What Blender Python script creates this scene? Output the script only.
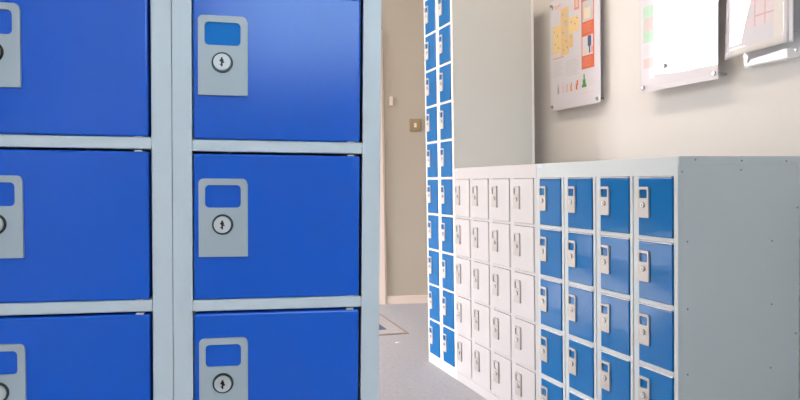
import bpy, bmesh, math, random
from mathutils import Vector, Matrix
random.seed(7)
for o in list(bpy.data.objects): bpy.data.objects.remove(o)
S = bpy.context.scene
COL = S.collection

# ---------------------------------------------------------------- camera
cd = bpy.data.cameras.new('camera'); cam = bpy.data.objects.new('camera', cd); COL.objects.link(cam)
cd.sensor_width = 36.0; cd.lens = 27.45; cd.clip_start = 0.02
R_ = Vector((0.93127227, -0.36395916, -0.01629994)); D_ = Vector((-0.02702836, -0.02440281, -0.99933677)); F_ = Vector((0.36332, 0.93109518, -0.03256288))
M = Matrix((R_, -D_, -F_)).transposed().to_4x4(); M.translation = Vector((-1.19123, -1.15740, 0.88461))
cam.matrix_world = M
S.camera = cam

# ---------------------------------------------------------------- daylight: bright overcast sky seen through the two windows
w = bpy.data.worlds.new('sky'); S.world = w; w.use_nodes = True
nt = w.node_tree; nt.nodes.clear()
tc = nt.nodes.new('ShaderNodeTexCoord'); sx = nt.nodes.new('ShaderNodeSeparateXYZ'); nt.links.new(tc.outputs['Generated'], sx.inputs[0])
mr = nt.nodes.new('ShaderNodeMapRange'); mr.inputs['From Min'].default_value = -0.9; mr.inputs['From Max'].default_value = 0.2; nt.links.new(sx.outputs['Y'], mr.inputs['Value'])
mx = nt.nodes.new('ShaderNodeMix'); mx.data_type = 'RGBA'
mx.inputs['A'].default_value = (5.7, 7.8, 9.2, 1)        # cooler sky behind the camera
mx.inputs['B'].default_value = (41.0, 40.0, 41.5, 1)     # brighter, hazy sky on the window side
nt.links.new(mr.outputs[0], mx.inputs['Factor'])
bg = nt.nodes.new('ShaderNodeBackground'); ou = nt.nodes.new('ShaderNodeOutputWorld')
hz = nt.nodes.new('ShaderNodeMapRange'); hz.inputs['From Min'].default_value = .150; hz.inputs['From Max'].default_value = .160; nt.links.new(sx.outputs['Z'], hz.inputs['Value'])
m3 = nt.nodes.new('ShaderNodeMix'); m3.data_type = 'RGBA'; m3.inputs['A'].default_value = (.5, .55, .5, 1)      # dim band below the skyline, invented to cut off the window glare
nt.links.new(hz.outputs[0], m3.inputs['Factor']); nt.links.new(mx.outputs['Result'], m3.inputs['B']); gz = nt.nodes.new('ShaderNodeMapRange'); gz.inputs['From Min'].default_value = -.105; gz.inputs['From Max'].default_value = -.085; nt.links.new(sx.outputs['Z'], gz.inputs['Value'])
m4 = nt.nodes.new('ShaderNodeMix'); m4.data_type = 'RGBA'; m4.inputs['A'].default_value = (9.0, 8.8, 9.0, 1)     # bright ground band, invented so the blue doors catch a reflection
nt.links.new(gz.outputs[0], m4.inputs['Factor']); nt.links.new(m3.outputs['Result'], m4.inputs['B']); nt.links.new(m4.outputs['Result'], bg.inputs['Color']); nt.links.new(bg.outputs[0], ou.inputs['Surface'])
bg.inputs['Strength'].default_value = 1.0
sun = bpy.data.lights.new('sun', 'SUN'); sun.energy = 40; sun.angle = .03; sun.color = (1, .95, .88)
so = bpy.data.objects.new('sun', sun); COL.objects.link(so); so.rotation_euler = Vector((-.8, .6, 1)).to_track_quat('Z', 'Y').to_euler()
WG = dict(y0=2.42, y1=3.82, z0=.05, z1=1.81)      # glazed door under it
WL = dict(y0=2.85, y1=3.82, z0=1.86, z1=2.90)     # window in the left wall (x = -2.6)
WR = dict(x0=-2.3, x1=-0.3, z0=1.58, z1=2.75)     # window in the rear wall (y = -4)
def portal(name, loc, rot, sx_, sy_):
    l = bpy.data.lights.new(name, 'AREA'); l.shape = 'RECTANGLE'; l.size = sx_; l.size_y = sy_
    l.cycles.is_portal = True
    o = bpy.data.objects.new(name, l); COL.objects.link(o); o.location = loc; o.rotation_euler = rot
portal('window_daylight', (-2.72, (WL['y0']+WL['y1'])/2, (WL['z0']+WL['z1'])/2), (0, -math.pi/2, 0), WL['z1']-WL['z0'], WL['y1']-WL['y0'])
portal('door_daylight', (-2.72, (WG['y0']+WG['y1'])/2, (WG['z0']+WG['z1'])/2), (0, -math.pi/2, 0), WG['z1']-WG['z0'], WG['y1']-WG['y0'])
portal('window_daylight', ((WR['x0']+WR['x1'])/2, -4.12, (WR['z0']+WR['z1'])/2), (math.pi/2, 0, math.pi), WR['x1']-WR['x0'], WR['z1']-WR['z0'])
S.view_settings.view_transform = 'Standard'; S.view_settings.look = 'None'
S.view_settings.exposure = 0.07; S.view_settings.gamma = 1.0; S.view_settings.use_curve_mapping = False

# ---------------------------------------------------------------- helpers
def srgb(r, g, b):
    f = lambda c: (c/255/12.92 if c/255 <= .04045 else ((c/255+.055)/1.055)**2.4)
    return (f(r), f(g), f(b), 1)
def mat(name, col, rough=.5, metal=0, bump=0, bscale=60, var=0, vscale=3, spec=.5, coat=0):
    m = bpy.data.materials.new(name); m.use_nodes = True; n = m.node_tree; b = n.nodes['Principled BSDF']
    b.inputs['Base Color'].default_value = col; b.inputs['Roughness'].default_value = rough; b.inputs['Metallic'].default_value = metal
    b.inputs['Specular IOR Level'].default_value = spec; b.inputs['Coat Weight'].default_value = coat; b.inputs['Coat Roughness'].default_value = .03
    t = n.nodes.new('ShaderNodeTexCoord')
    if bump:
        q = n.nodes.new('ShaderNodeTexNoise'); q.inputs['Scale'].default_value = bscale; q.inputs['Detail'].default_value = 3
        n.links.new(t.outputs['Object'], q.inputs['Vector'])
        p = n.nodes.new('ShaderNodeBump'); p.inputs['Strength'].default_value = bump; p.inputs['Distance'].default_value = .001
        n.links.new(q.outputs['Fac'], p.inputs['Height']); n.links.new(p.outputs[0], b.inputs['Normal'])
    if var:
        q = n.nodes.new('ShaderNodeTexNoise'); q.inputs['Scale'].default_value = vscale; q.inputs['Detail'].default_value = 5
        n.links.new(t.outputs['Object'], q.inputs['Vector'])
        r = n.nodes.new('ShaderNodeMapRange'); r.inputs['To Min'].default_value = 1-var; r.inputs['To Max'].default_value = 1+var
        n.links.new(q.outputs['Fac'], r.inputs['Value'])
        v = n.nodes.new('ShaderNodeMix'); v.data_type = 'RGBA'; v.blend_type = 'MULTIPLY'; v.inputs['Factor'].default_value = 1
        v.inputs['A'].default_value = col; n.links.new(r.outputs[0], v.inputs['B']); n.links.new(v.outputs['Result'], b.inputs['Base Color'])
    return m
def clear(name, tint=(1, 1, 1, 1), rough=.0, frost=0.0, frost_col=(.9, .9, .93, 1)):
    m = bpy.data.materials.new(name); m.use_nodes = True; n = m.node_tree; n.nodes.clear()
    o = n.nodes.new('ShaderNodeOutputMaterial'); t = n.nodes.new('ShaderNodeBsdfTransparent'); t.inputs[0].default_value = tint
    g = n.nodes.new('ShaderNodeBsdfGlossy'); g.inputs['Roughness'].default_value = rough
    lw = n.nodes.new('ShaderNodeLayerWeight'); lw.inputs['Blend'].default_value = .5; pw = n.nodes.new('ShaderNodeMath'); pw.operation = 'POWER'; pw.inputs[1].default_value = 5; n.links.new(lw.outputs['Facing'], pw.inputs[0]); fr = n.nodes.new('ShaderNodeMath'); fr.operation = 'MULTIPLY_ADD'; fr.inputs[1].default_value = .95; fr.inputs[2].default_value = .045; n.links.new(pw.outputs[0], fr.inputs[0]); mm = n.nodes.new('ShaderNodeMixShader')
    d = n.nodes.new('ShaderNodeBsdfDiffuse'); d.inputs[0].default_value = frost_col; m2 = n.nodes.new('ShaderNodeMixShader'); m2.inputs[0].default_value = frost
    n.links.new(t.outputs[0], m2.inputs[1]); n.links.new(d.outputs[0], m2.inputs[2])
    n.links.new(fr.outputs[0], mm.inputs[0]); n.links.new(m2.outputs[0], mm.inputs[1]); n.links.new(g.outputs[0], mm.inputs[2]); n.links.new(mm.outputs[0], o.inputs[0])
    return m
MT = dict(
  wall=mat('painted_plaster', srgb(219, 214, 210), .75, bump=.25, bscale=90, var=.03),
  farwall=mat('tan_plaster', srgb(182, 172, 158), .8, bump=.3, bscale=60, var=.04),
  ceil=mat('ceiling_paint', srgb(222, 220, 216), .9),
  floor=mat('grey_vinyl', srgb(148, 147, 152), .55, bump=.3, bscale=150, var=.22, vscale=55),
  trim=mat('cream_gloss_paint', srgb(226, 208, 196), .4),
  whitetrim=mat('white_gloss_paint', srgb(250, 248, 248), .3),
  near_grey=mat('grey_powder_coat', srgb(211, 221, 227), .38, bump=.12, bscale=700),
  bank_grey=mat('light_grey_powder_coat', srgb(187, 194, 196), .4, bump=.12, bscale=700),
  white=mat('white_powder_coat', srgb(193, 189, 190), .4, bump=.1, bscale=700),
  tall_grey=mat('pale_grey_powder_coat', srgb(222, 222, 218), .4, bump=.1, bscale=700),
  near_blue=mat('royal_blue_powder_coat', srgb(18, 97, 212), .16, bump=.13, bscale=520, var=.03, vscale=9, spec=.4),
  bank_blue=mat('blue_powder_coat', srgb(0, 99, 164), .11, bump=.9, bscale=14, spec=.17),
  plate=mat('satin_grey_plate', srgb(178, 190, 197), .35),
  bank_plate=mat('satin_nickel_plate', srgb(178, 172, 168), .35, metal=.15),
  ring=mat('blackened_ring', srgb(60, 66, 62), .35, metal=.6),
  chrome=mat('brushed_chrome', srgb(212, 214, 216), .42, metal=.2),
  black=mat('keyway_black', srgb(14, 14, 14), .5),
  rivet=mat('rivet_steel', srgb(140, 146, 150), .35, metal=.5),
  ring2=mat('worn_brown_ring', srgb(150, 138, 128), .35, metal=.5),
  card=mat('cyan_blue_card', srgb(0, 122, 208), .5, spec=.2),
  sticker=mat('pale_blue_sticker', srgb(196, 208, 236), .5),
  inside=mat('dark_inner_steel', srgb(70, 78, 84), .6),
  paper=mat('white_paper', srgb(228, 223, 230), .6, coat=.0),
  acrylic=clear('clear_acrylic'), pocket=clear('clear_plastic_pocket', frost=.10), backp=clear('clear_plastic_plate', frost=.45),
  glass=clear('window_glass'),
  steel=mat('standoff_steel', srgb(170, 168, 170), .3, metal=.8),
  orange=mat('print_orange', srgb(232, 104, 60), .6), salmon=mat('print_salmon', srgb(238, 150, 120), .6),
  yellow=mat('print_yellow', srgb(246, 216, 156), .6), tan=mat('print_tan', srgb(240, 204, 146), .6), pink=mat('print_pink', srgb(240, 200, 200), .6),
  red=mat('print_red', srgb(226, 120, 110), .6), ink=mat('print_grey_ink', srgb(150, 146, 150), .6), pale=mat('print_pale_grey', srgb(208, 206, 208), .6),
  navy=mat('print_navy', srgb(50, 76, 130), .6), green=mat('print_green', srgb(72, 140, 60), .6), mint=mat('print_mint', srgb(186, 220, 196), .6), cream=mat('print_cream', srgb(238, 222, 196), .6),
  pinkp=mat('print_faint_pink', srgb(240, 222, 226), .6), redp=mat('print_faint_red', srgb(228, 176, 176), .6), creamp=mat('print_faint_cream', srgb(240, 232, 224), .6),
  brass=mat('antique_brass', srgb(160, 138, 108), .4, metal=.3), ivory=mat('ivory_plastic', srgb(226, 214, 190), .4),
  matfab=mat('mat_grey', srgb(152, 148, 150), .9, var=.12, vscale=20), matedge=mat('mat_brown_edge', srgb(140, 120, 108), .8), matblue=mat('mat_navy', srgb(70, 76, 108), .9),
  frame=mat('window_frame_white', srgb(235, 235, 235), .4),
)
def bx(bm, x0, x1, y0, y1, z0, z1, mi=0, bev=0, seg=2):
    r = bmesh.ops.create_cube(bm, size=1)
    for v in r['verts']:
        v.co = Vector(((x0+x1)/2+v.co.x*(x1-x0), (y0+y1)/2+v.co.y*(y1-y0), (z0+z1)/2+v.co.z*(z1-z0)))
    fs = {f for v in r['verts'] for f in v.link_faces}
    for f in fs: f.material_index = mi
    if bev:
        es = list({e for v in r['verts'] for e in v.link_edges})
        bmesh.ops.bevel(bm, geom=es, offset=bev, segments=seg, affect='EDGES', profile=.5, clamp_overlap=True)
def cyl(bm, c, axis, r, h, seg=24, mi=0, r2=None, bev=0):
    m = Matrix.Translation(c) @ Vector((0, 0, 1)).rotation_difference(Vector(axis)).to_matrix().to_4x4()
    q = bmesh.ops.create_cone(bm, cap_ends=True, segments=seg, radius1=r, radius2=r if r2 is None else r2, depth=h, matrix=m)
    for f in {f for v in q['verts'] for f in v.link_faces}: f.material_index = mi
    return q
def rrect(x0, x1, z0, z1, rad, corners=(1, 1, 1, 1), n=5):   # corners bl, br, tr, tl
    pts = []
    for i, (cx, cz, a) in enumerate([(x0, z0, 180), (x1, z0, 270), (x1, z1, 0), (x0, z1, 90)]):
        if not corners[i]: pts.append((cx, cz)); continue
        ox = cx + rad*(1 if cx == x0 else -1); oz = cz + rad*(1 if cz == z0 else -1)
        for k in range(n+1):
            t = math.radians(a+90*k/n); pts.append((ox+rad*math.cos(t), oz+rad*math.sin(t)))
    return pts
def mk(name, bm, mats, parent=None, smooth=False):
    bmesh.ops.recalc_face_normals(bm, faces=bm.faces)
    me = bpy.data.meshes.new(name); bm.to_mesh(me); bm.free()
    for m in (mats if isinstance(mats, (list, tuple)) else [mats]): me.materials.append(m)
    if smooth:
        for p in me.polygons: p.use_smooth = True
        me.set_sharp_from_angle(angle=math.radians(35))
    o = bpy.data.objects.new(name, me); COL.objects.link(o)
    if parent: o.parent = parent
    return o
def tag(o, label=None, cat=None, group=None, kind=None):
    if label: o['label'] = label
    if cat: o['category'] = cat
    if group: o['group'] = group
    if kind: o['kind'] = kind
    return o
def empty(name, loc=(0, 0, 0), rz=0):
    o = bpy.data.objects.new(name, None); COL.objects.link(o); o.location = loc; o.rotation_euler = (0, 0, rz); o.empty_display_size = .1
    return o
def linked(src, parent, loc=None):
    c = src.copy(); COL.objects.link(c); c.parent = parent
    if loc is not None: c.location = loc
    return c

# ---------------------------------------------------------------- the room
XL, XR, YR, H = -2.6, 0.50, -4.0, 3.15
fd = Vector((0.95179, -0.306751, 0)); fn = Vector((-0.306751, -0.95179, 0)); FA = Vector((0.26248, 2.93696, 0))   # far wall: a point and its direction
def far(u, z, d=0): p = FA+fd*u+fn*d; return Vector((p.x, p.y, z))
XA = 2.2; YA = 1.50     # beyond the tall lockers the room widens to x = XA
uL = (XL-FA.x)/fd.x; uR = (XA-FA.x)/fd.x
YL = far(uL, 0).y; YRR = far(uR, 0).y
def slab(name, pts, z0, z1, m):      # polygon extruded from z0 to z1
    bm = bmesh.new(); vs = [bm.verts.new((p[0], p[1], z0)) for p in pts]; f = bm.faces.new(vs)
    e = bmesh.ops.extrude_face_region(bm, geom=[f])
    for v in e['geom']:
        if isinstance(v, bmesh.types.BMVert): v.co.z = z1
    o = mk(name, bm, m); o['kind'] = 'structure'; return o
plan = [(XL-.15, YR-.15), (XA+.15, YR-.15), (XA+.15, YRR+.2), (XL-.15, YL+.2)]
slab('floor', plan, -.1, 0, MT['floor']); slab('ceiling', plan, H, H+.1, MT['ceil'])
slab('wall_right', [(XR, YR-.15), (XR+.12, YR-.15), (XR+.12, YA), (XR, YA)], 0, H, MT['wall'])
slab('wall_return', [(XR+.12, YA-.12), (XA+.12, YA-.12), (XA+.12, YA), (XR+.12, YA)], 0, H, MT['wall'])
slab('wall_alcove', [(XA, YA), (XA+.12, YA), (XA+.12, YRR+.1), (XA, YRR)], 0, H, MT['wall'])
a, b = far(uL-.1, 0), far(uR+.1, 0); c, d = far(uR+.1, 0, -.12), far(uL-.1, 0, -.12)
slab('wall_far', [a[:2], b[:2], c[:2], d[:2]], 0, H, MT['farwall'])
def wall_window(name, mk_box, u0, u1, w_):   # wall with one opening
    bm = bmesh.new()
    mk_box(bm, u0, w_[0], 0, H); mk_box(bm, w_[1], u1, 0, H); mk_box(bm, w_[0], w_[1], 0, w_[2]); mk_box(bm, w_[0], w_[1], w_[3], H)
    o = mk(name, bm, MT['wall']); o['kind'] = 'structure'
bm = bmesh.new()
lb = lambda y0, y1, z0, z1: bx(bm, XL-.12, XL, y0, y1, z0, z1)
lb(YR-.15, WG['y0'], 0, H); lb(WG['y1'], YL+.05, 0, H); lb(WG['y0'], WL['y0'], WG['z1'], H); lb(WL['y0'], WL['y1'], WL['z1'], H); lb(WL['y0'], WL['y1'], WG['z1'], WL['z0']); lb(WG['y0'], WG['y1'], 0, WG['z0'])
mk('wall_left', bm, MT['wall'])['kind'] = 'structure'
bm = bmesh.new(); bx(bm, XL-.78, XL-.121, WL['y0']-.4, WL['y1']+.6, 2.96, 3.04); mk('added_eave', bm, MT['frame'])['kind'] = 'structure'   # unseen eave added to shade the upper window from the sun
g = tag(empty('door_2', (XL-.06, (WG['y0']+WG['y1'])/2, WG['z0'])), kind='structure')
gw, gh = (WG['y1']-WG['y0'])/2, WG['z1']-WG['z0']
bm = bmesh.new()
for s_y in (-1, 1): bx(bm, -.02, .02, s_y*(gw-.03)-.03, s_y*(gw-.03)+.03, 0, gh)
bx(bm, -.02, .02, -gw, gw, 0, .10); bx(bm, -.02, .02, -gw, gw, gh-.05, gh)
mk('door_frame', bm, MT['frame'], g)
bm = bmesh.new(); bx(bm, -.003, .003, -gw+.03, gw-.03, .08, gh-.04); mk('pane', bm, MT['glass'], g)
bm = bmesh.new(); bx(bm, .02, .05, -gw+.02, -gw+.04, .9, 1.02, bev=.003); mk('door_handle', bm, MT['steel'], g)
wall_window('wall_rear', lambda bm, a, b, c, d: bx(bm, a, b, YR-.12, YR, c, d), XL-.12, XR+.12, (WR['x0'], WR['x1'], WR['z0'], WR['z1']))
def window(name, box):
    e = empty(name); e['kind'] = 'structure'
    return e
w1 = tag(empty('window_1', (XL-.06, (WL['y0']+WL['y1'])/2, WL['z0'])), kind='structure')
hw, hh = (WL['y1']-WL['y0'])/2, WL['z1']-WL['z0']
bm = bmesh.new()
for s in (-1, 1): bx(bm, -.03, .03, s*hw-.025, s*hw+.025, -.02, hh+.02)
bx(bm, -.03, .03, -hw, hw, -.02, .03); bx(bm, -.03, .03, -hw, hw, hh-.03, hh+.02)
mk('window_frame', bm, MT['frame'], w1)
bm = bmesh.new(); bx(bm, -.003, .003, -hw, hw, 0, hh); mk('pane', bm, MT['glass'], w1)
w2 = tag(empty('window_2', ((WR['x0']+WR['x1'])/2, YR-.06, WR['z0'])), kind='structure')
hw2, hh2 = (WR['x1']-WR['x0'])/2, WR['z1']-WR['z0']
bm = bmesh.new()
for s in (-1, 1): bx(bm, s*hw2-.025, s*hw2+.025, -.03, .03, -.02, hh2+.02)
bx(bm, -hw2, hw2, -.03, .03, -.02, .03); bx(bm, -hw2, hw2, -.03, .03, hh2-.03, hh2+.02)
mk('window_frame', bm, MT['frame'], w2)
bm = bmesh.new(); bx(bm, -hw2, hw2, -.003, .003, 0, hh2); mk('pane', bm, MT['glass'], w2)

cl = tag(empty('added_fill_light', (-.75, .9, H)), 'long ceiling light added as unseen fill over the aisle', 'ceiling light')  # unseen fixture added to fill the shaded wall with warm light
bm = bmesh.new(); bx(bm, -.12, .12, -.75, .75, -.06, -.001, bev=.004); mk('housing', bm, MT['frame'], cl)
em = bpy.data.materials.new('fill_light_diffuser'); em.use_nodes = True; e_ = em.node_tree.nodes['Principled BSDF']; e_.inputs['Emission Color'].default_value = (1, .87, .70, 1); e_.inputs['Emission Strength'].default_value = 36
bm = bmesh.new(); bx(bm, -.10, .10, -.72, .72, -.075, -.061, bev=.003); mk('diffuser', bm, em, cl)
fe = math.atan2(fd.y, fd.x)
def on_far(o, u, z=0): o.location = far(u, z, 0); o.rotation_euler = (0, 0, fe); return o   # local -y points into the room
# low skirting board along the far wall, meeting the door frame
bm = bmesh.new(); bx(bm, .02, uR-.004, -.014, -.001, 0, .048); bx(bm, .02, uR-.004, -.010, -.001, .048, .057, bev=.002)
tag(on_far(mk('baseboard_far', bm, MT['trim']), 0), kind='structure')
# door and frame left of it
dr = tag(on_far(empty('door_1'), 0), kind='structure')
bm = bmesh.new(); bx(bm, -.05, .020, -.022, -.001, 0, 1.945, bev=.003); bx(bm, .020, .030, -.012, -.001, 0.0, 1.945, bev=.002)
bx(bm, -.92, -.85, -.022, -.001, 0, 1.945, bev=.003); bx(bm, -.85, -.05, -.022, -.001, 1.885, 1.945, bev=.003)
mk('door_frame', bm, MT['trim'], dr)
bm = bmesh.new(); bx(bm, -.85, -.05, -.012, -.001, .005, 1.885); bx(bm, -.75, -.15, -.018, -.011, 1.05, 1.75, bev=.004); bx(bm, -.75, -.15, -.018, -.011, .2, .9, bev=.004)
mk('door_leaf', bm, MT['trim'], dr)
bm = bmesh.new(); cyl(bm, (-.78, -.03, 1.0), (0, 1, 0), .01, .04); cyl(bm, (-.78, -.055, 1.0), (0, 1, 0), .024, .02); mk('door_handle', bm, MT['brass'], dr)

# ---------------------------------------------------------------- lockers
def plate_mesh(k=1.0, th=.0025, kx=1.0):
    """flat lock plate with a rounded label window; x 0..w, z -h..0, front at y=-th"""
    W, Hh = .0540*k, .0870*k
    ho = rrect(.0070*k, .0468*k, -.0325*k, -.0072*k, .0048*k)
    outer = rrect(0, W, -Hh, 0, .0055*k, (0, 0, 1, 1))
    bm = bmesh.new()
    vo = [bm.verts.new((x, -th, z)) for x, z in outer]; vi = [bm.verts.new((x, -th, z)) for x, z in ho]
    eo = [bm.edges.new((vo[i], vo[(i+1) % len(vo)])) for i in range(len(vo))]
    ei = [bm.edges.new((vi[i], vi[(i+1) % len(vi)])) for i in range(len(vi))]
    bmesh.ops.triangle_fill(bm, edges=eo+ei, use_beauty=True)
    bmesh.ops.dissolve_limit(bm, angle_limit=.01, verts=bm.verts, edges=bm.edges) if False else None
    fs = list(bm.faces)
    r = bmesh.ops.extrude_face_region(bm, geom=fs)
    for v in r['geom']:
        if isinstance(v, bmesh.types.BMVert): v.co.y += th
    # thin folded lip down the right side and the bottom
    bx(bm, W-.0012*k, W+.0006, -th-.0006, 0, -Hh-.0006, -.006*k)
    bx(bm, 0, W, -th-.0006, 0, -Hh-.0006, -Hh+.0010*k)
    for v in bm.verts: v.co.x *= kx
    return bm
def lock_mesh(k=1.0, th=.0025):
    """cam lock: dark ring, chrome barrel face, keyway; centred on x=z=0"""
    bm = bmesh.new(); y = -th
    cyl(bm, (0, y-.0010, 0), (0, -1, 0), .0116*k, .0020, 40, 0, .0110*k)
    cyl(bm, (0, y-.0026, 0), (0, -1, 0), .0098*k, .0032, 40, 1, .0088*k)
    yk = y-.0044
    cyl(bm, (0, yk, .0016*k), (0, -1, 0), .0020*k, .0006, 12, 2)
    bx(bm, -.0009*k, .0009*k, yk-.0003, yk+.0003, -.0050*k, .0050*k, 2)
    bx(bm, -.0024*k, .0001*k, yk-.0003, yk+.0003, .0008*k, .0020*k, 2)
    bx(bm, -.0001*k, .0026*k, yk-.0003, yk+.0003, -.0012*k, .0002*k, 2)
    bx(bm, -.0020*k, .0003*k, yk-.0003, yk+.0003, -.0034*k, -.0022*k, 2)
    return bm
def door_mesh(w_, h_, th=.016, bev=.0020):
    bm = bmesh.new(); bx(bm, 0, w_, 0, th, 0, h_, bev=bev, seg=3); return bm
_hin = {}
def locker(name, W, D, ncol, nrow, cp, rp, left, right, header, plinth, z_top_door, strip, gapb, m_body, m_door, m_plate, k=1.0, th=.0025, inset=.0005,
           groove=True, gapr=.0035, gapl=.0015, pins=True, plate_dx=.004, plate_dz=.030, gt=.0012, hm=None, kx=1.0, klock=1.0, ringm='ring', highlight=False):
    """local frame: x to the right, y into the cabinet, z up, front at y = 0, origin at the bottom front left corner.
    cp column pitch; left/right = frame width left/right of each door inside its pitch"""
    r = empty(name); Ht = z_top_door+header
    bm = bmesh.new()
    t = .0012
    bx(bm, 0, t*1.5, .0121, D, 0, Ht-.0014); bx(bm, W-t*1.5, W, .0121, D, 0, Ht-.0014)
    bx(bm, t*1.6, W-t*1.6, D-t, D, 0, Ht-.0014); bx(bm, t*1.6, W-t*1.6, .0121, D-.002, plinth, plinth+t)
    for c in range(1, ncol): bx(bm, c*cp-.0006, c*cp+.0006, .01, D-.001, plinth, z_top_door)
    mk('body', bm, m_body, r)
    bm = bmesh.new(); bx(bm, 0, W, .0, .012, z_top_door, Ht, bev=.0008); bx(bm, 0, W, .012, D, Ht-.0012, Ht); mk('top_panel', bm, m_body, r)
    bm = bmesh.new(); bx(bm, 0, W, .0, .012, 0, plinth-.0005, bev=.0006); mk('plinth', bm, m_body, r)
    # posts
    edges = [(0, left)]+[(c*cp-right, c*cp+left) for c in range(1, ncol)]+[(W-right, W)]
    for i, (a, b) in enumerate(edges):
        bm = bmesh.new()
        if groove and 0 < i < ncol:
            m_ = a+(b-a)*.36
            bx(bm, a, m_-.0010, -.0006, .012, plinth, z_top_door, bev=.0008); bx(bm, m_+.0018, b, -.0006, .012, plinth, z_top_door, bev=.0008); bx(bm, m_-.001, m_+.0024, .0035, .011, plinth, z_top_door)
        else: bx(bm, a, b, .0, .012, plinth, z_top_door, bev=.0006)
        mk('post', bm, m_body, r)
    ow = cp-left-right
    # rail between doors (one mesh, linked copies)
    rail0 = None
    dh = rp-strip-gapb-gt-.0006
    door_me = plate_me = lock_me = pin_me = None
    for c in range(ncol):
        x0 = c*cp+left
        for q in range(nrow):
            zt = z_top_door-q*rp                     # top of this cell's opening
            if q < nrow-1 or plinth < zt-rp+strip:
                if rail0 is None:
                    bm = bmesh.new(); bx(bm, 0, ow, 0, .010, 0, strip, bev=.0016); rail0 = mk('shelf_rail', bm, m_body, r); rail0.location = (x0, -.0002, zt-rp)
                else: linked(rail0, r, (x0, -.0002, zt-rp))
            md = m_door
            if door_me is None:
                dbm = door_mesh(ow-gapl-gapr, dh-(.0040 if highlight else 0))
                if highlight: bx(dbm, .0004, ow-gapl-gapr-.0004, -.0012, .012, dh-.0040+.0014, dh, 1, bev=.0005)      # white strip painting the highlight line along the door's top
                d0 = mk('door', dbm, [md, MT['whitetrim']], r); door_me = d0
            else: d0 = linked(door_me, r)
            d0.location = (x0+gapl, -inset, zt-rp+strip+.0006)
            if plate_me is None:
                plate_me = mk('lock_plate', plate_mesh(k, th, kx), m_plate, d0); plate_me.location = (plate_dx, 0, dh-plate_dz)
                lock_me = mk('lock', lock_mesh(k*klock, th), [MT[ringm], MT['chrome'], MT['black']], d0, True); lock_me.location = (plate_dx+.0265*k*kx, 0, dh-plate_dz-.0515*k)
            else:
                linked(plate_me, d0); linked(lock_me, d0)
            if pins:
                for zz in (-.0014, dh-.0004):
                    if pin_me is None:
                        bm = bmesh.new(); bx(bm, -.004, .004, .001, .007, 0, .0018, bev=.0005); pin_me = mk('hinge_pin', bm, MT['chrome'], d0); pin_me.location = (ow-gapl-gapr-.010, 0, zz)
                    else: linked(pin_me, d0, (ow-gapl-gapr-.010, 0, zz))
    r['label'] = ''
    return r, Ht

# two near blue-door cabinets, leaning very slightly on the uneven floor
s_ = .173
Xa = Vector((0.98087324, -0.19317909, -0.0238648)).normalized()
Yc = Vector((0.19350847, 0.98102097, 0.01234222)); Yc = (Yc-Xa*Yc.dot(Xa)).normalized(); Zb = Xa.cross(Yc)
NW = .2233; O0 = Vector((-1.1796, -0.4647, .9325))     # seam between the two, at the rail top of row k=0
zr = .932                                              # height of that rail top in the cabinet's own frame
def place_near(o, a_off, z_off):
    m = Matrix((Xa, Yc, Zb)).transposed().to_4x4(); m.translation = O0+Xa*a_off-Zb*(zr+z_off); o.matrix_world = m
for nm, a_off, zo, lab in (('right', 0.0003, .0009, 'near blue-door locker column, its highest visible door holding a cyan card'),
                      ('left', -NW-.0003, -.0006, 'near blue-door locker column cut off by the left edge of the photo')):
    o, Ht = locker('locker_cabinet', NW, .45, 1, 10, NW, s_, .0200, .0203, .045, .0668, .9325-.0005+5*s_-.0120, .0126, .0, MT['near_grey'], MT['near_blue'], MT['plate'],
                   k=.96, kx=.975, groove=False, plate_dx=.0055 if nm == 'right' else .0066, plate_dz=.0264, gt=.0026, inset=.0015, gapr=.0032, gapl=.0015)
    place_near(o, a_off, zo); tag(o, lab, 'locker')
    if nm == 'right':
        # the card behind the window of the upper door in view
        bm = bmesh.new(); bx(bm, .0050, .0445, -.0007, -.0001, -.0325, -.006)
        target = sorted([d for d in o.children if d.name.startswith('door')], key=lambda d: -d.location.z)[4]
        cdz = mk('name_card', bm, MT['card'], target); cdz.location = (.0055, 0, (s_-.0126-.0026-.0006)-.0264); cdz['label'] = 'bright blue name card behind the plate window'

def place(o, y): o.location = (0, y, 0); o.rotation_euler = (0, 0, -math.pi/2)
BH = .837+.0  # door-top height is z=0 of the fit = floor + .8846
ZT = .8846
cpB, cpW, cpT, rp = .1530, .1562, .1520, .1693
pl = ZT-5*rp
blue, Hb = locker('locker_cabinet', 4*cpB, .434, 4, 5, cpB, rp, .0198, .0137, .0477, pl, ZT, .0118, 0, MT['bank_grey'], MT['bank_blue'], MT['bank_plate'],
                  k=.93, th=.004, plate_dx=.0015, plate_dz=.0268, gt=.0013, gapr=.0022, gapl=.0012, pins=False, kx=.76, highlight=True, klock=.72, ringm='ring2', inset=.003)
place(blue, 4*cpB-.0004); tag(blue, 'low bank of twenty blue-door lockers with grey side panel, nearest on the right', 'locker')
white, Hw = locker('locker_cabinet', 4*cpW, .434, 4, 5, cpW, rp, .0146, .0146, .0477, pl, ZT, .0100, 0, MT['white'], MT['white'], MT['bank_plate'],
                   k=.93, th=.004, plate_dx=.0015, plate_dz=.0268, gt=.0013, gapr=.0022, gapl=.0012, pins=False, kx=.76, highlight=False, klock=.72, ringm='ring2', inset=.003, groove=False)
place(white, 4*cpB+4*cpW+.0004); tag(white, 'low bank of white-door lockers between the blue bank and the tall lockers', 'locker')
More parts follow.
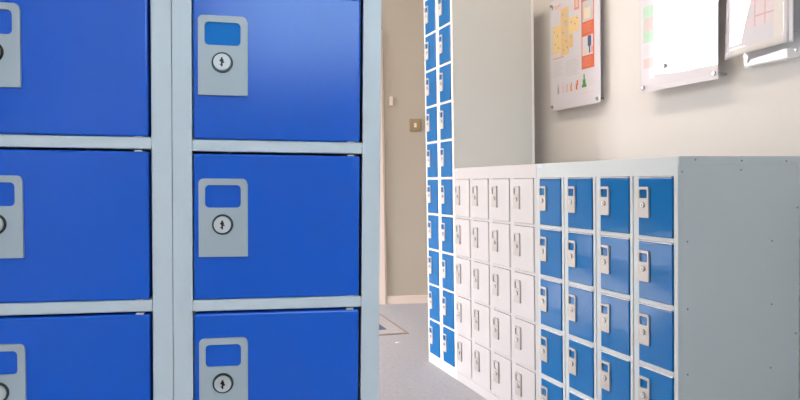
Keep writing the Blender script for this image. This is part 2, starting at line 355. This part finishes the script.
tall, Htl = locker('locker_cabinet', 2*cpT, .400, 2, 10, cpT, rp, .0190, .0190, .0477, pl, ZT+5*rp, .0110, 0, MT['tall_grey'], MT['bank_blue'], MT['white'],
                   k=.93, th=.004, plate_dx=.0015, plate_dz=.027, gt=.0012, gapr=.0012, gapl=.0010, pins=False, kx=.76, highlight=False, klock=.72, ringm='ring2', inset=.003, groove=False)
place(tall, 4*cpB+4*cpW+2*cpT+.0022); tag(tall, 'tall two-column locker with blue doors, beyond the low white-door bank', 'locker')
bm = bmesh.new(); bx(bm, 2*cpT-.012, 2*cpT+.0010, .4003, .4135, 0, Htl, bev=.0008); bf = mk('back_flange', bm, MT['whitetrim'], tall); bf['label'] = 'bright white upright flange along the back edge'
# stickers at the top left corners of the two low banks
for b_, mm in ((blue, .008), (white, .006)):
    bm = bmesh.new(); bx(bm, mm, mm+.026, -.0006, .0002, ZT+.034, ZT+.043); so = mk('sticker', bm, MT['sticker'], b_); so['label'] = 'pale blue maker sticker'
# side panel of the near end: folded top cap, front lap and rivets
W4 = 4*cpB
bm = bmesh.new(); bx(bm, W4, W4+.0022, .0008, .434, Hb-.021, Hb, bev=.0006); mk('side_cap', bm, MT['bank_grey'], blue)
bm = bmesh.new()
pts = [(.0008, Hb-.0477), (.0008, Hb-.0008), (.003, Hb-.0008), (.018, Hb-.0215), (.018, Hb-.0477)]
vs = [bm.verts.new((W4+.0032, y, z)) for y, z in pts]; f = bm.faces.new(vs); e = bmesh.ops.extrude_face_region(bm, geom=[f])
for v in e['geom']:
    if isinstance(v, bmesh.types.BMVert): v.co.x -= .0016
mk('corner_lap', bm, MT['bank_grey'], blue)
riv = None
for i, (d_, z_) in enumerate([(0.010, 0.894), (0.055, 0.924), (0.214, 0.921), (0.215, 0.897), (0.379, 0.919), (0.426, 0.792), (0.03, 0.719), (0.329, 0.706), (0.031, 0.549), (0.328, 0.535), (0.422, 0.446), (0.325, 0.363), (0.031, 0.383), (0.03, .21), (.325, .20)]):
    xx = W4+(.0032 if i == 0 else .0022 if z_ > .91 else 0)
    if riv is None:
        bm = bmesh.new(); cyl(bm, (.0006, 0, 0), (1, 0, 0), .0032, .0022, 14, 0, .0018); riv = mk('rivet', bm, MT['rivet'], blue, True); riv.location = (xx, d_, z_)
    else: linked(riv, blue, (xx, d_, z_))

# ---------------------------------------------------------------- notices on the right wall (local: x to the right as seen, y into the wall, z up)
def wall_thing(name, y_left, z_bottom, label, cat, x=.44):
    e = empty(name, (x, y_left, z_bottom), -math.pi/2); return tag(e, label, cat)
def patch(bm, x0, x1, z0, z1, mi, lv=1): bx(bm, x0, x1, -.0002*lv-.0012, -.0011, z0, z1, mi)
def standoffs(root, pts, gap):
    s0 = None
    for (x, z) in pts:
        if s0 is None:
            bm = bmesh.new(); cyl(bm, (0, (gap-.004)/2-.002, 0), (0, -1, 0), .004, gap+.004, 16); cyl(bm, (0, -.0055, 0), (0, -1, 0), .007, .005, 20, 0, .006)
            s0 = mk('standoff', bm, MT['steel'], root, True); s0.location = (x, 0, z)
        else: linked(s0, root, (x, 0, z))
# poster A: locker advert
W_, H_ = .338, .488
p = wall_thing('wall_poster', 1.190, 1.186, 'poster with yellow locker picture and orange side column, leftmost on the wall', 'poster', .47)
bm = bmesh.new(); bx(bm, 0, W_, -.0011, .0011, 0, H_, 0)
O, SA, Y, T, PK, RD, IK, PL, NV, GR, CR = range(1, 12)
patch(bm, .222, .302, .150, .480, O)                               # orange column
patch(bm, .229, .297, .345, .430, PL, 2); patch(bm, .240, .280, .355, .400, CR, 3)
patch(bm, .227, .295, .205, .285, 0, 2); patch(bm, .262, .284, .240, .283, NV, 3); patch(bm, .270, .278, .212, .240, NV, 3); patch(bm, .234, .256, .212, .232, CR, 3); patch(bm, .285, .293, .212, .238, SA, 3)
patch(bm, .228, .296, .438, .475, CR, 2)
for i in range(5):
    patch(bm, .232, .232+.050-.006*(i % 2), .300+.008*i, .3025+.008*i, SA, 2)
    patch(bm, .232, .232+.046+.006*(i % 2), .162+.008*i, .1645+.008*i, SA, 2)
patch(bm, .176, .207, .410, .462, SA); patch(bm, .183, .200, .420, .452, PK, 2)
patch(bm, .020, .078, .250, .375, Y); patch(bm, .080, .136, .235, .440, T); patch(bm, .138, .205, .320, .385, Y); patch(bm, .138, .165, .260, .318, T)
for (x, z) in [(.032, .345), (.052, .325), (.036, .290), (.060, .270), (.092, .410), (.110, .375), (.094, .330), (.114, .290), (.096, .255), (.122, .260), (.152, .362), (.176, .350), (.190, .372), (.150, .30)]:
    patch(bm, x, x+.005, z, z+.007, IK, 2)
for z in (.395, .355, .315): patch(bm, .112, .128, z, z+.022, PL, 2)
patch(bm, .016, .026, .452, .470, IK); patch(bm, .032, .082, .458, .462, SA); patch(bm, .032, .070, .450, .453, SA)
for i in range(8):
    patch(bm, .020, .095-.01*(i % 3), .150+.009*i, .1525+.009*i, PL); patch(bm, .112, .200-.012*(i % 2), .140+.009*i, .1425+.009*i, PL)
patch(bm, .020, .100, .228, .232, SA)
for i, (x, w2_, h2_, c_) in enumerate([(.050, .016, .045, PL), (.056, .006, .030, IK), (.088, .012, .035, PK), (.116, .012, .036, PL), (.130, .010, .030, CR), (.144, .012, .030, SA), (.150, .005, .038, IK)]):
    patch(bm, x, x+w2_, .070, .070+h2_, c_, 1+(i % 2))
patch(bm, .020, .075, .118, .121, CR)
patch(bm, .182, .192, .072, .098, O, 2); patch(bm, .188, .197, .092, .112, O, 2)
patch(bm, .222, .252, .075, .088, GR); patch(bm, .228, .246, .088, .108, GR); patch(bm, .233, .241, .108, .130, GR)
for i in range(4): patch(bm, .258, .300, .078+.008*i, .0795+.008*i, PL)
patch(bm, .205, .300, .050, .053, PK)
mk('printed_sheet', bm, [MT[k_] for k_ in ('paper', 'orange', 'salmon', 'yellow', 'tan', 'pink', 'red', 'ink', 'pale', 'navy', 'green', 'cream')], p)
bm = bmesh.new(); bx(bm, -.001, W_+.001, -.0045, -.0022, -.001, H_+.001, bev=.0004); mk('acrylic_panel', bm, MT['acrylic'], p)
standoffs(p, [(.014, .018), (W_-.018, .018), (.014, H_-.018), (W_-.018, H_-.018)], .030)
# poster B: washed out by the window's glare
W_, H_ = .332, .470
p = wall_thing('wall_poster', .608, 1.188, 'white wall poster washed out by window glare, with a green strip at its left', 'poster', .45)
bm = bmesh.new(); bx(bm, 0, W_, -.0011, .0011, 0, H_, 0)
patch(bm, .014, .150, .175, .305, 1); patch(bm, .022, .120, .215, .262, 2, 2)
patch(bm, .014, .300, .340, .420, 4); patch(bm, .014, .280, .085, .120, 2)
for i in range(5): patch(bm, .016, .290, .130+.008*i, .1325+.008*i, 5)
mk('printed_sheet', bm, [MT[k_] for k_ in ('paper', 'mint', 'pink', 'cream', 'pale', 'pale')], p)
bm = bmesh.new(); bx(bm, -.001, W_+.001, -.0045, -.0022, -.001, H_+.001, bev=.0004); mk('acrylic_panel', bm, MT['acrylic'], p)
standoffs(p, [(.014, .018), (W_-.012, .018), (.014, H_-.018), (W_-.012, H_-.018)], .050)
bm = bmesh.new(); bx(bm, .112, .124, -.012, -.0040, .072, .086, bev=.002); mk('clip', bm, MT['steel'], p)
# leaflet pocket with a red floor plan
p = wall_thing('leaflet_holder', .256, 1.210, 'clear leaflet holder with curling sheets printed with a faint red plan', 'leaflet holder', .46)
p.rotation_euler.z -= .05; p.location.x -= .006; p.location.y -= .012; p.location.z += .012
bm = bmesh.new()
NX, NZ = 60, 72; W_, H_ = .215, .330
def curl(u, v): # bottom left corner curls out from the wall
    return -.010*max(0, 1-u*1.2)**2*(1-v)**2-.003*math.sin(u*5)*(1-v)
grid = [[bm.verts.new((u/NX*W_, curl(u/NX, v/NZ), .020+v/NZ*H_+.012*(u/NX)*(1-v/NZ))) for u in range(NX+1)] for v in range(NZ+1)]
for v in range(NZ):
    for u in range(NX):
        f = bm.faces.new((grid[v][u], grid[v][u+1], grid[v+1][u+1], grid[v+1][u])); a_, b_ = u/NX, v/NZ
        mi = 0
        if .22 < a_ < .74 and .22 < b_ < .9: mi = 1 if (u % 9 and v % 11) else 2
        if .3 < a_ < .45 and .3 < b_ < .42: mi = 4
        if .10 < a_ < .2 and .35 < b_ < .9: mi = 1
        if .72 < a_ < .86: mi = 3
        if .1 < a_ < .8 and b_ < .06: mi = 3
        f.material_index = mi
sh = mk('paper_sheet', bm, [MT['paper'], MT['pinkp'], MT['redp'], MT['creamp'], MT['paper']], p, True)
sd = sh.modifiers.new('thickness', 'SOLIDIFY'); sd.thickness = .0006
bm = bmesh.new()
for i, q in enumerate((0, .006, .012)): bx(bm, .188+.008*i, .196+.008*i, .004+q*.3, .006+q*.3, .030, .350)
bx(bm, .004, .190, .006, .0075, .040, .350); mk('paper_stack', bm, MT['paper'], p)
bm = bmesh.new(); g2 = [[bm.verts.new((u/12*.205, curl(u/12*.95, v/8)-.003, .016+v/8*.330+.012*(u/12)*(1-v/8))) for u in range(13)] for v in range(9)]
for v in range(8):
    for u in range(12): bm.faces.new((g2[v][u], g2[v][u+1], g2[v+1][u+1], g2[v+1][u]))
pf = mk('pocket_front', bm, MT['pocket'], p, True); sd = pf.modifiers.new('thickness', 'SOLIDIFY'); sd.thickness = .001
bm = bmesh.new()
out = rrect(.028, .214, -.012, .40, .012)
vs = [bm.verts.new((x, .034, z)) for x, z in out]; f = bm.faces.new(vs); e = bmesh.ops.extrude_face_region(bm, geom=[f])
for v in e['geom']:
    if isinstance(v, bmesh.types.BMVert): v.co.y += .003
mk('back_plate', bm, MT['backp'], p)
bm = bmesh.new(); bx(bm, .02, .21, .008, .034, .045, .060); mk('bracket', bm, MT['pocket'], p)
sc = None
for x, z in ((.040, .006), (.200, .010)):
    if sc is None:
        bm = bmesh.new(); cyl(bm, (0, .033, 0), (0, -1, 0), .004, .004, 16, 0, .003); cyl(bm, (0, .038, 0), (0, -1, 0), .002, .006, 12); sc = mk('screw', bm, MT['steel'], p, True); sc.location = (x, 0, z)
    else: linked(sc, p, (x, 0, z))

# ---------------------------------------------------------------- small things on the far wall and the floor
sw = on_far(empty('light_switch'), .211, 1.231); tag(sw, 'square brass light switch plate with ivory rocker on the tan far wall', 'light switch')
bm = bmesh.new(); bx(bm, 0, .083, -.010, -.0005, 0, .086, bev=.003); mk('switch_plate', bm, MT['brass'], sw)
bm = bmesh.new(); bx(bm, .032, .050, -.014, -.009, .026, .058, bev=.002); mk('rocker', bm, MT['ivory'], sw)
sn = on_far(empty('wall_sensor'), .070, 1.415); tag(sn, 'small cream box high on the far wall, up and left of the switch', 'sensor')
bm = bmesh.new(); bx(bm, 0, .026, -.012, -.0005, 0, .062, bev=.003); mk('housing', bm, MT['trim'], sn)
bm = bmesh.new(); bx(bm, .006, .020, -.014, -.011, .010, .030, bev=.001); mk('lower_cover', bm, MT['ivory'], sn)
mt = empty('floor_mat', (.112, 2.076, 0), math.atan2(.028, -.167)); tag(mt, 'flat grey floor mat with brown edging and a navy square, by the far door', 'mat')
# local x runs left along the near edge, local y (negative) towards the far wall
bm = bmesh.new(); vec = [(0, 0), (.75, 0), (.82, -.57), (.069, -.566)]
def poly(bm, pts, z0, z1, mi=0):
    vs = [bm.verts.new((x, y, z0)) for x, y in pts]; f = bm.faces.new(vs); f.material_index = mi; e = bmesh.ops.extrude_face_region(bm, geom=[f])
    for v in e['geom']:
        if isinstance(v, bmesh.types.BMVert): v.co.z = z1
    for g in bm.faces:
        if all(v in vs or v in e['geom'] for v in g.verts): g.material_index = mi
poly(bm, vec, .0004, .003); mk('mat_edging', bm, MT['matedge'], mt)
bm = bmesh.new(); poly(bm, [(.018, -.016), (.735, -.016), (.80, -.555), (.085, -.552)], .0025, .0045); mk('mat_surface', bm, MT['matfab'], mt)
bm = bmesh.new(); poly(bm, [(.107, -.115), (.40, -.115), (.42, -.26), (.128, -.26)], .0040, .0052); mk('navy_square', bm, MT['matblue'], mt)
bm = bmesh.new(); poly(bm, [(-.03, 1.915), (-.008, 1.918), (-.012, 1.932), (-.034, 1.928)], .0004, .0016)
tag(mk('paper_scrap', bm, MT['paper']), 'tiny white paper scrap lying on the grey floor before the mat', 'paper scrap')
